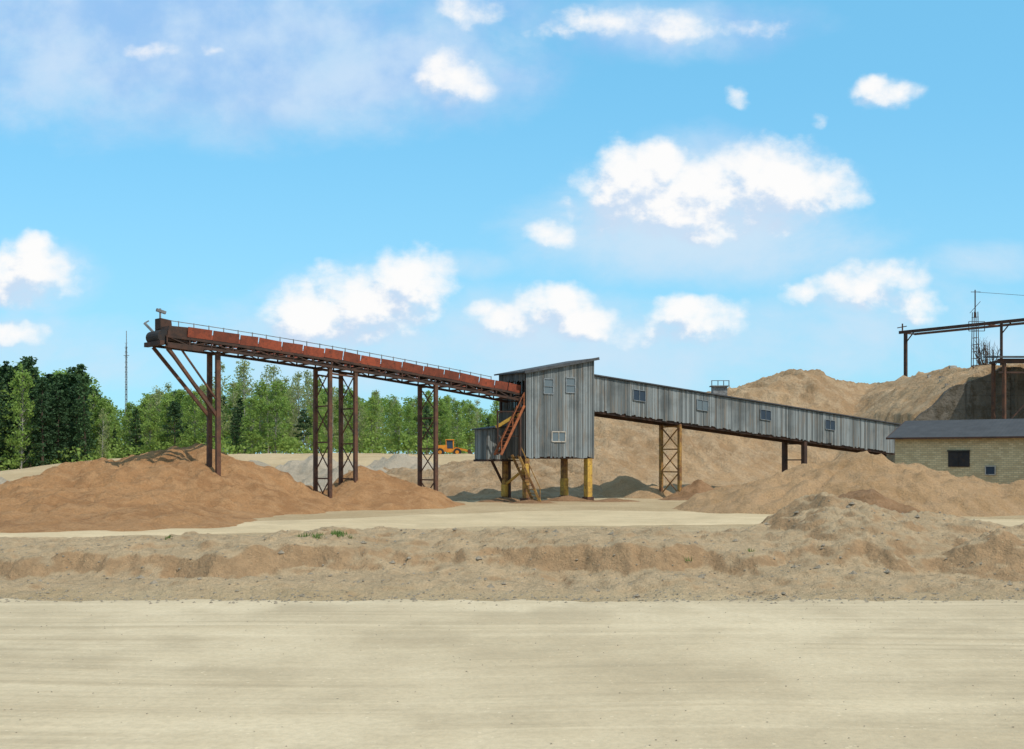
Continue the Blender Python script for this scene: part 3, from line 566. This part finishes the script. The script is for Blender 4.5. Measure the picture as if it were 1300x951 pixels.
def make_tree(kind,seed,H):
    r=random.Random(seed); C=[];Rc=[]; tb=MB()
    pts=[Vector((0,0,-.5))]; cx=cy=0
    for i in range(1,9): cx+=r.uniform(-.1,.1); cy+=r.uniform(-.1,.1); pts.append(Vector((cx,cy,H*i/8)))
    r0=.13 if kind in('birch','sparse') else .22
    for i in range(8): tb.cyl(pts[i],pts[i+1],r0*(1-i/8.5),r0*(1-(i+1)/8.5),7)
    def tp(z): k=max(0,min(7.99,z/H*8)); i=int(k); return pts[i].lerp(pts[i+1],k-i)
    if kind=='pine':
        n=95; R=2.3
        for i in range(n):
            t=.1+.9*(i/n)**.9; ang=i*2.4+r.uniform(-.5,.5); rad=R*(1-t)**.75*r.uniform(.35,1.15)+.12; z=H*t
            p=tp(z); q_=p+Vector((math.cos(ang)*rad,math.sin(ang)*rad,-.18*rad+r.uniform(-.3,.3)))
            C.append(q_);Rc.append(.35+.55*(1-t)); 
            if rad>1: C.append(p.lerp(q_,.55)); Rc.append(.6)
            if i%3==0: tb.cyl(p,q_,.05,.015,4)
        V=leafmesh(np.array([list(c) for c in C]),np.array(Rc),15,.38,seed,.6)
    elif kind=='scots':
        n=60
        for i in range(n):
            t=.35+.65*r.random()**.8; ang=r.uniform(0,6.28); rad=2.6*math.sin(min(1,(1.03-t)/.5)*1.4)*r.uniform(.3,1.1); z=H*t
            p=tp(z-.3); q_=p+Vector((math.cos(ang)*rad,math.sin(ang)*rad,.15*rad+r.uniform(-.2,.5))); C.append(q_);Rc.append(r.uniform(.5,1.0))
            if i%2==0: tb.cyl(p,q_,.06,.02,4)
        V=leafmesh(np.array([list(c) for c in C]),np.array(Rc),34,.4,seed,.6)
    else:
        n=105 if kind=='birch' else 60
        for i in range(n):
            t=.12+.88*r.random()**.9; ang=r.uniform(0,6.28); prof=math.sin(math.pi*min(1,(t-.04)/.97))**.6; rad=(2.3 if kind=='birch' else 1.8)*prof*r.uniform(.2,1.1); z=H*t
            p=tp(max(0,z-rad*1.1)); q_=tp(z)+Vector((math.cos(ang)*rad,math.sin(ang)*rad,r.uniform(-.3,.3))); C.append(q_);Rc.append(r.uniform(.45,.95))
            tb.cyl(p,q_,.035,.01,4)
        V=leafmesh(np.array([list(c) for c in C]),np.array(Rc),24 if kind=='birch' else 17,.36 if kind=='birch' else .28,seed,1.1)
    return tb,V
kinds=[('pine',M_pine,M_bark,'pine_tree','dark green spruce with narrow pointed crown'),('scots',M_pine,M_bark,'pine_tree','dark green pine with rounded uneven crown'),
 ('birch',M_birch,M_bbark,'birch_tree','fresh green birch with slim pale trunk'),('sparse',M_birch2,M_bbark,'birch_tree','sparse pale spring birch with thin branches')]
protos={}
for ki,(k,lm,bm,nm,lab) in enumerate(kinds):
    for vi in range(3):
        tb,V=make_tree(k,50+ki*10+vi,16.)
        me=bpy.data.meshes.new('trunk'); me.from_pydata([tuple(p) for p in tb.v],[],tb.f); me.materials.append(bm)
        protos[(k,vi)]=(me,mesh_quads('crown',V,lm),V,nm,lab)
first={}
def place(k,vi,x,y,H,rot,wid=1.):
    tm,cm,_,nm,lab=protos[(k,vi)]; s=H/16.; loc=(x,y,float(gz(x,y)))
    if (k,vi) not in first:
        e=bpy.data.objects.new(nm,None); t_=bpy.data.objects.new('trunk',tm); c_=bpy.data.objects.new('crown',cm); first[(k,vi)]=(e,t_,c_)
        objs=(e,t_,c_)
    else: objs=tuple(o.copy() for o in first[(k,vi)])
    e,t_,c_=objs
    for o in objs: COL.objects.link(o)
    t_.parent=e; c_.parent=e; e.location=loc; e.rotation_euler=(0,0,rot); e.scale=(s*wid,s*wid,s)
    e['label']=lab; e['category']='tree'; e['group']='trees along the forest edge'
R=random.Random(11)
topx=[-60,0,30,60,100,128,145,180,215,265,285,300,330,380,410,450,500,560,620,660]
topy=[455,458,452,470,462,500,515,500,482,488,452,462,456,470,485,494,496,502,510,520]
cnt=0
for row,(dist,sp_) in enumerate([(185,2.5),(197,2.4),(210,2.5),(225,2.9),(240,3.1)]):
    x=-.52*dist
    while x< -.005*dist+4:
        xx=x+R.uniform(-1,1); yy=dist+R.uniform(-4,4); px=650+xx/yy*1500
        top_=np.interp(px,topx,topy)+R.uniform(-4,26)*(1 if row<2 else .7)+ (4 if row<2 else 0)
        H=max(7,CH+(585-top_)/1500*yy-float(gz(xx,yy)))
        if px<128: k=R.choices(['pine','scots','birch'],[5,5,1.0])[0]
        elif px<270: k=R.choices(['pine','scots','birch','sparse'],[.5,.5,6,2])[0]
        elif px<400: k=R.choices(['pine','scots','birch','sparse'],[.8,.8,3,5])[0]
        else: k=R.choices(['pine','scots','birch','sparse'],[.4,.4,7,2])[0]
        if px>270 and px<400 and k in('pine','scots','birch'): H*=.84
        if px>128 and k in('pine','scots'): H*=.85
        if cnt<298: place(k,R.randrange(3),xx,yy,H,R.uniform(0,6.28),R.uniform(.9,1.35)); cnt+=1
        x+=sp_*R.uniform(.7,1.3)
print('trees',cnt)
Vs=[]
for i in range(170):
    xx=R.uniform(-190,20); yy=R.uniform(252,290); k,vi=R.choice(['birch','birch','birch','sparse']),R.randrange(3)
    V=protos[(k,vi)][2][:]; V=V.reshape(-1,4,3)[::2].reshape(-1,3); px=650+xx/yy*1500; top_=np.interp(px,topx,topy)+R.uniform(6,26)
    if 270<px<400: top_+=18
    H=CH+(585-top_)/1500*yy-float(gz(xx,yy)); s=H/16; a1=R.uniform(0,6.28); c,s_=math.cos(a1),math.sin(a1)
    W=V.copy(); W[:,0]=(V[:,0]*c-V[:,1]*s_)*s*1.6+xx; W[:,1]=(V[:,0]*s_+V[:,1]*c)*s*1.6+yy; W[:,2]=V[:,2]*s+float(gz(xx,yy)); Vs.append(W)
me=mesh_quads('far_wood',np.concatenate(Vs),M_birch); o=bpy.data.objects.new('far_wood',me); COL.objects.link(o); o['kind']='stuff'; o['label']='hazy green mass of forest behind the tree line'; o['category']='forest'
n=900; C=np.zeros((n,3)); C[:,0]=rng.uniform(-110,6,n); C[:,1]=np.where(rng.random(n)<.5,rng.uniform(180,194,n),rng.uniform(200,246,n)); C[:,2]=gz(C[:,0],C[:,1])+rng.uniform(.3,4.0,n)*np.where(C[:,1]>198,1.3,.7)
me=mesh_quads('undergrowth',leafmesh(C,rng.uniform(.7,1.7,n),26,.45,5,.8),M_birch); o=bpy.data.objects.new('undergrowth',me); COL.objects.link(o); o['kind']='stuff'; o['label']='green shrubs growing along the forest edge'; o['category']='bushes'
w=MB(); rr=random.Random(9)
for i in range(34):
    a1=Vector((45.2+rr.uniform(-.7,.7),112.5,11.0)); b1=a1+Vector((rr.uniform(-1.0,1.0),rr.uniform(-.5,.5),rr.uniform(1.4,3.4))); w.cyl(a1,b1,.04,.02,4)
    for j in range(5): p=a1.lerp(b1,rr.uniform(.4,1)); w.cyl(p,p+Vector((rr.uniform(-.6,.6),rr.uniform(-.4,.4),rr.uniform(.3,.9))),.02,.008,3)
w.obj('bare_shrub',M_bark,None,(45.2,112.5,11.4),label='leafless grey shrub growing on concrete bunker top',category='shrub')
for i in range(12):
    y_=rr.uniform(108,128); x_=.372*y_+rr.uniform(-2.2,1.2); s=rr.uniform(.12,.35); w=MB()
    bs=[Vector((sx*s*rr.uniform(.6,1.2),sy*s*rr.uniform(.5,1),sz*s*rr.uniform(.4,.8))) for sx,sy,sz in((-1,-1,-1),(1,-1,-1),(1,1,-1),(-1,1,-1),(-1,-1,1),(1,-1,1),(1,1,1),(-1,1,1))]
    z_=float(HILL[int(round((y_-78)/.33)),int(round((x_+14)/.33))])+s*.15
    w.hexa([b+Vector((x_,y_,z_)) for b in bs]); w.obj('concrete_block',M_pale,None,(x_,y_,z_),label='broken pale concrete block lying on the slope crest',category='rubble',group='rubble on the slope crest')
vs=[];fs=[]
for i in range(3900):
    if i<700: x_=rr.uniform(-14,14); y_=rr.uniform(11,24.5); s=rr.uniform(.005,.016)
    elif i<1300: y_=rr.gauss(24.7,.35); x_=rr.uniform(-.5,.5)*y_; s=rr.uniform(.015,.05)
    else: y_=rr.uniform(24.5,40); x_=rr.uniform(-.5,.5)*y_; s=rr.uniform(.012,.05)*(2.4 if rr.random()<.06 else 1)
    z_=max(.006,float(gz(x_,y_))) if i>=700 else .006; o=len(vs)
    j=lambda:rr.uniform(.7,1.2)*s
    vs+=[(x_+j(),y_,z_),(x_,y_+j(),z_),(x_-j(),y_,z_),(x_,y_-j(),z_),(x_+.2*s,y_,z_+j()*.7),(x_,y_,z_-s*.5)]
    fs+=[(o+a1,o+b,o+4) for a1,b in((0,1),(1,2),(2,3),(3,0))]+[(o+b,o+a1,o+5) for a1,b in((0,1),(1,2),(2,3),(3,0))]
me=bpy.data.meshes.new('pebbles'); me.from_pydata(vs,[],fs); me.materials.append(M_pileL); o=bpy.data.objects.new('pebbles',me); COL.objects.link(o); o['kind']='stuff'; o['label']='scattered pebbles and clods over the sand'; o['category']='pebbles'
vs=[];fs=[]
spots=[(-5.2,31,7),(-4.7,30.3,5),(2.6,31.2,2),(6,30,1),(-4.9,30.7,4),(3.6,28.4,1),(-9,31.5,1)]
for cx,cy,nn in spots:
    for t_ in range(nn):
        ax_=cx+rr.gauss(0,.35); ay=cy+rr.gauss(0,.3); az=float(gz(ax_,ay))
        for b in range(22):
            o=len(vs); a1=rr.uniform(0,6.28); h=rr.uniform(.05,.15); l=rr.uniform(.02,.12); wd=.014; bx0=ax_+rr.gauss(0,.06); by0=ay+rr.gauss(0,.06)
            vs+=[(bx0-wd*math.sin(a1),by0+wd*math.cos(a1),az-.02),(bx0+wd*math.sin(a1),by0-wd*math.cos(a1),az-.02),(bx0+l*math.cos(a1),by0+l*math.sin(a1),az+h)]; fs.append((o,o+1,o+2))
me=bpy.data.meshes.new('grass_tufts'); me.from_pydata(vs,[],fs); me.materials.append(M_grass); o=bpy.data.objects.new('grass_tufts',me); COL.objects.link(o); o['kind']='stuff'; o['label']='sparse green grass tufts on the sand bank'; o['category']='grass'
# ------------------------------------------------------------ light
sd=Vector((.60,-.62,0)).normalized(); el=math.radians(52); sd=sd*math.cos(el)+UZ*math.sin(el)
L=bpy.data.lights.new('sun','SUN'); L.energy=3.9; L.angle=math.radians(.53); L.color=(1,.94,.84)
lo_=bpy.data.objects.new('sun',L); COL.objects.link(lo_); lo_.rotation_euler=sd.to_track_quat('Z','Y').to_euler()
W=bpy.data.worlds.new('World'); S.world=W; W.use_nodes=True; nt=W.node_tree; q=NB(nt)
bg=nt.nodes['Background']; sky=q.n('ShaderNodeTexSky',sky_type='NISHITA'); sky.sun_disc=False; sky.sun_elevation=el; sky.sun_rotation=math.atan2(sd.x,sd.y); sky.air_density=1; sky.dust_density=.4; sky.ozone_density=1.5
tc=q.n('ShaderNodeTexCoord'); sp=q.n('ShaderNodeSeparateXYZ'); q.set(sp.inputs[0],tc.outputs['Generated'])
yy=q.m('MAXIMUM',sp.outputs[1],.08); u=q.m('DIVIDE',sp.outputs[0],yy); v=q.m('DIVIDE',sp.outputs[2],yy)
cb=q.n('ShaderNodeCombineXYZ'); q.set(cb.inputs[0],u); q.set(cb.inputs[1],v); UV=cb.outputs[0]
crisp=[(835,205,32,30,1),(800,235,52,46,1),(860,248,64,40,1),(975,230,58,42,1),(1035,242,50,32,.85),(915,248,56,38,1),(880,280,100,26,.65),(950,280,70,22,.5),(775,275,50,24,.55),(700,300,46,20,.4),(720,268,20,18,.4),
(520,352,52,34,1),(460,382,66,36,1),(395,398,52,34,.95),(440,420,80,22,.65),(375,385,28,22,.8),
(705,388,46,28,.9),(740,405,56,22,.8),(640,412,46,22,.65),(865,400,48,20,.75),(900,410,44,26,.7),(820,420,70,20,.45),(610,400,22,14,.5),
(35,345,50,32,1),(45,315,24,20,.9),(15,425,44,16,.65),(5,350,40,30,.9),
(1125,118,36,20,.6),(936,122,22,16,.5),(1040,155,16,12,.35),(1125,350,56,20,.65),(1090,368,60,22,.6),(1165,380,34,24,.5),(1020,370,36,16,.5),
(575,100,44,34,.6),(600,15,50,22,.5),(760,30,50,22,.45),(850,30,70,24,.45),(710,45,40,16,.3),(950,40,50,18,.2),(270,62,22,9,.3),(200,65,36,14,.25)]
soft=[(230,40,370,105,1.2),(430,80,230,75,1.1),(80,90,190,40,.8),(560,60,110,80,.8),(830,35,190,42,.75),(880,300,190,55,1.1),(900,240,150,70,.7),(740,300,90,30,.7),(990,240,100,60,.7),(460,400,130,60,.8),(40,350,80,50,.7),(1125,120,60,34,.4),(1240,335,90,28,.6),(1130,370,130,50,.6),(1060,440,170,45,.65),(140,455,90,45,.75),(440,440,200,60,.8),(760,440,280,60,.95),(1150,410,190,60,.5),(600,335,70,24,.4),(0,440,130,50,.6),(1280,440,80,40,.55),(640,420,140,50,.8)]
def field(uv,lst):
    acc=None
    for (px,py,rx,ry,wt) in lst:
        d=q.v('SUBTRACT',uv,((px-650)/1500,(585-py)/1500,0)); d=q.v('MULTIPLY',d,(1500/rx,1500/ry,0)); l=q.v('DOT_PRODUCT',d,d)
        f=q.m('MULTIPLY_ADD',l,-.55,wt)
        acc=f if acc is None else q.m('MAXIMUM',acc,f)
    return acc
def dens(uv):
    wp=q.v('SCALE',q.v('SUBTRACT',q.noise(uv,18,3,.6,col=True),(.5,.5,.5))); wp.node.inputs[3].default_value=.04
    p=q.v('ADD',uv,wp)
    f=q.m('MAXIMUM',field(p,crisp),-1.0)
    n=q.noise(q.v('MULTIPLY',uv,(1,1.25,1)),24,8,.6); return q.m('ADD',f,q.m('MULTIPLY',q.m('SUBTRACT',n,.5),2.3))
d0=dens(UV); d1=dens(q.v('ADD',UV,(.009,.018,0)))
a_c=q.ss(d0,-.25,.85)
shade=q.ss(q.m('SUBTRACT',d1,d0),-.22,.42)
ccol=q.mix(shade,(1.,.99,.98),(.60,.73,.90))
sn=q.noise(q.v('MULTIPLY',UV,(1,1.5,1)),8,7,.62,dist=.2)
sf=q.m('ADD',q.m('MAXIMUM',field(UV,soft),-1.),q.m('MULTIPLY',q.m('SUBTRACT',sn,.5),2.2))
a_s=q.m('MULTIPLY',q.ss(sf,-.2,1.2),.9)
tint=q.mix(1.,sky.outputs[0],(.088*1.6,.088*2.15,.088*2.4),'MULTIPLY')
tint=q.mix(.65,tint,(.18,.60,.88))
hz=q.ss(v,.0,.34,.5,0.); skc=q.mix(hz,tint,(.40,.76,.92))
sn2=q.noise(UV,11,6,.55)
hi=q.mix(q.ss(sn2,.35,.65),(.33,.56,.90),(.60,.76,.95)); scol=q.mix(q.ss(v,.22,.32),(.62,.79,.94),hi)
c=q.mix(a_s,skc,scol); c=q.mix(q.m('MULTIPLY',a_c,.97),c,ccol)
# broken cloud cover added over the unseen rest of the sky, for neutral fill
on=q.noise(q.v('MULTIPLY',tc.outputs['Generated'],(1,1,2)),3.2,5,.6)
oc=q.m('MULTIPLY',q.ss(on,.44,.6),q.ss(v,.46,.75))
c=q.mix(q.m('MULTIPLY',oc,.9),c,(.86,.87,.9))
q.set(bg.inputs[0],c); bg.inputs[1].default_value=1.0
# ------------------------------------------------------------ camera
cam=bpy.data.cameras.new('camera'); cam.lens=36*1500/1300; cam.sensor_width=36; cam.shift_y=(585-475.5)/1300; cam.clip_end=6000; cam.clip_start=.1
co=bpy.data.objects.new('camera',cam); COL.objects.link(co); co.location=(0,0,CH); co.rotation_euler=(math.radians(90),0,0); S.camera=co
for o in bpy.data.objects:
    if '_w' in o: del o['_w']
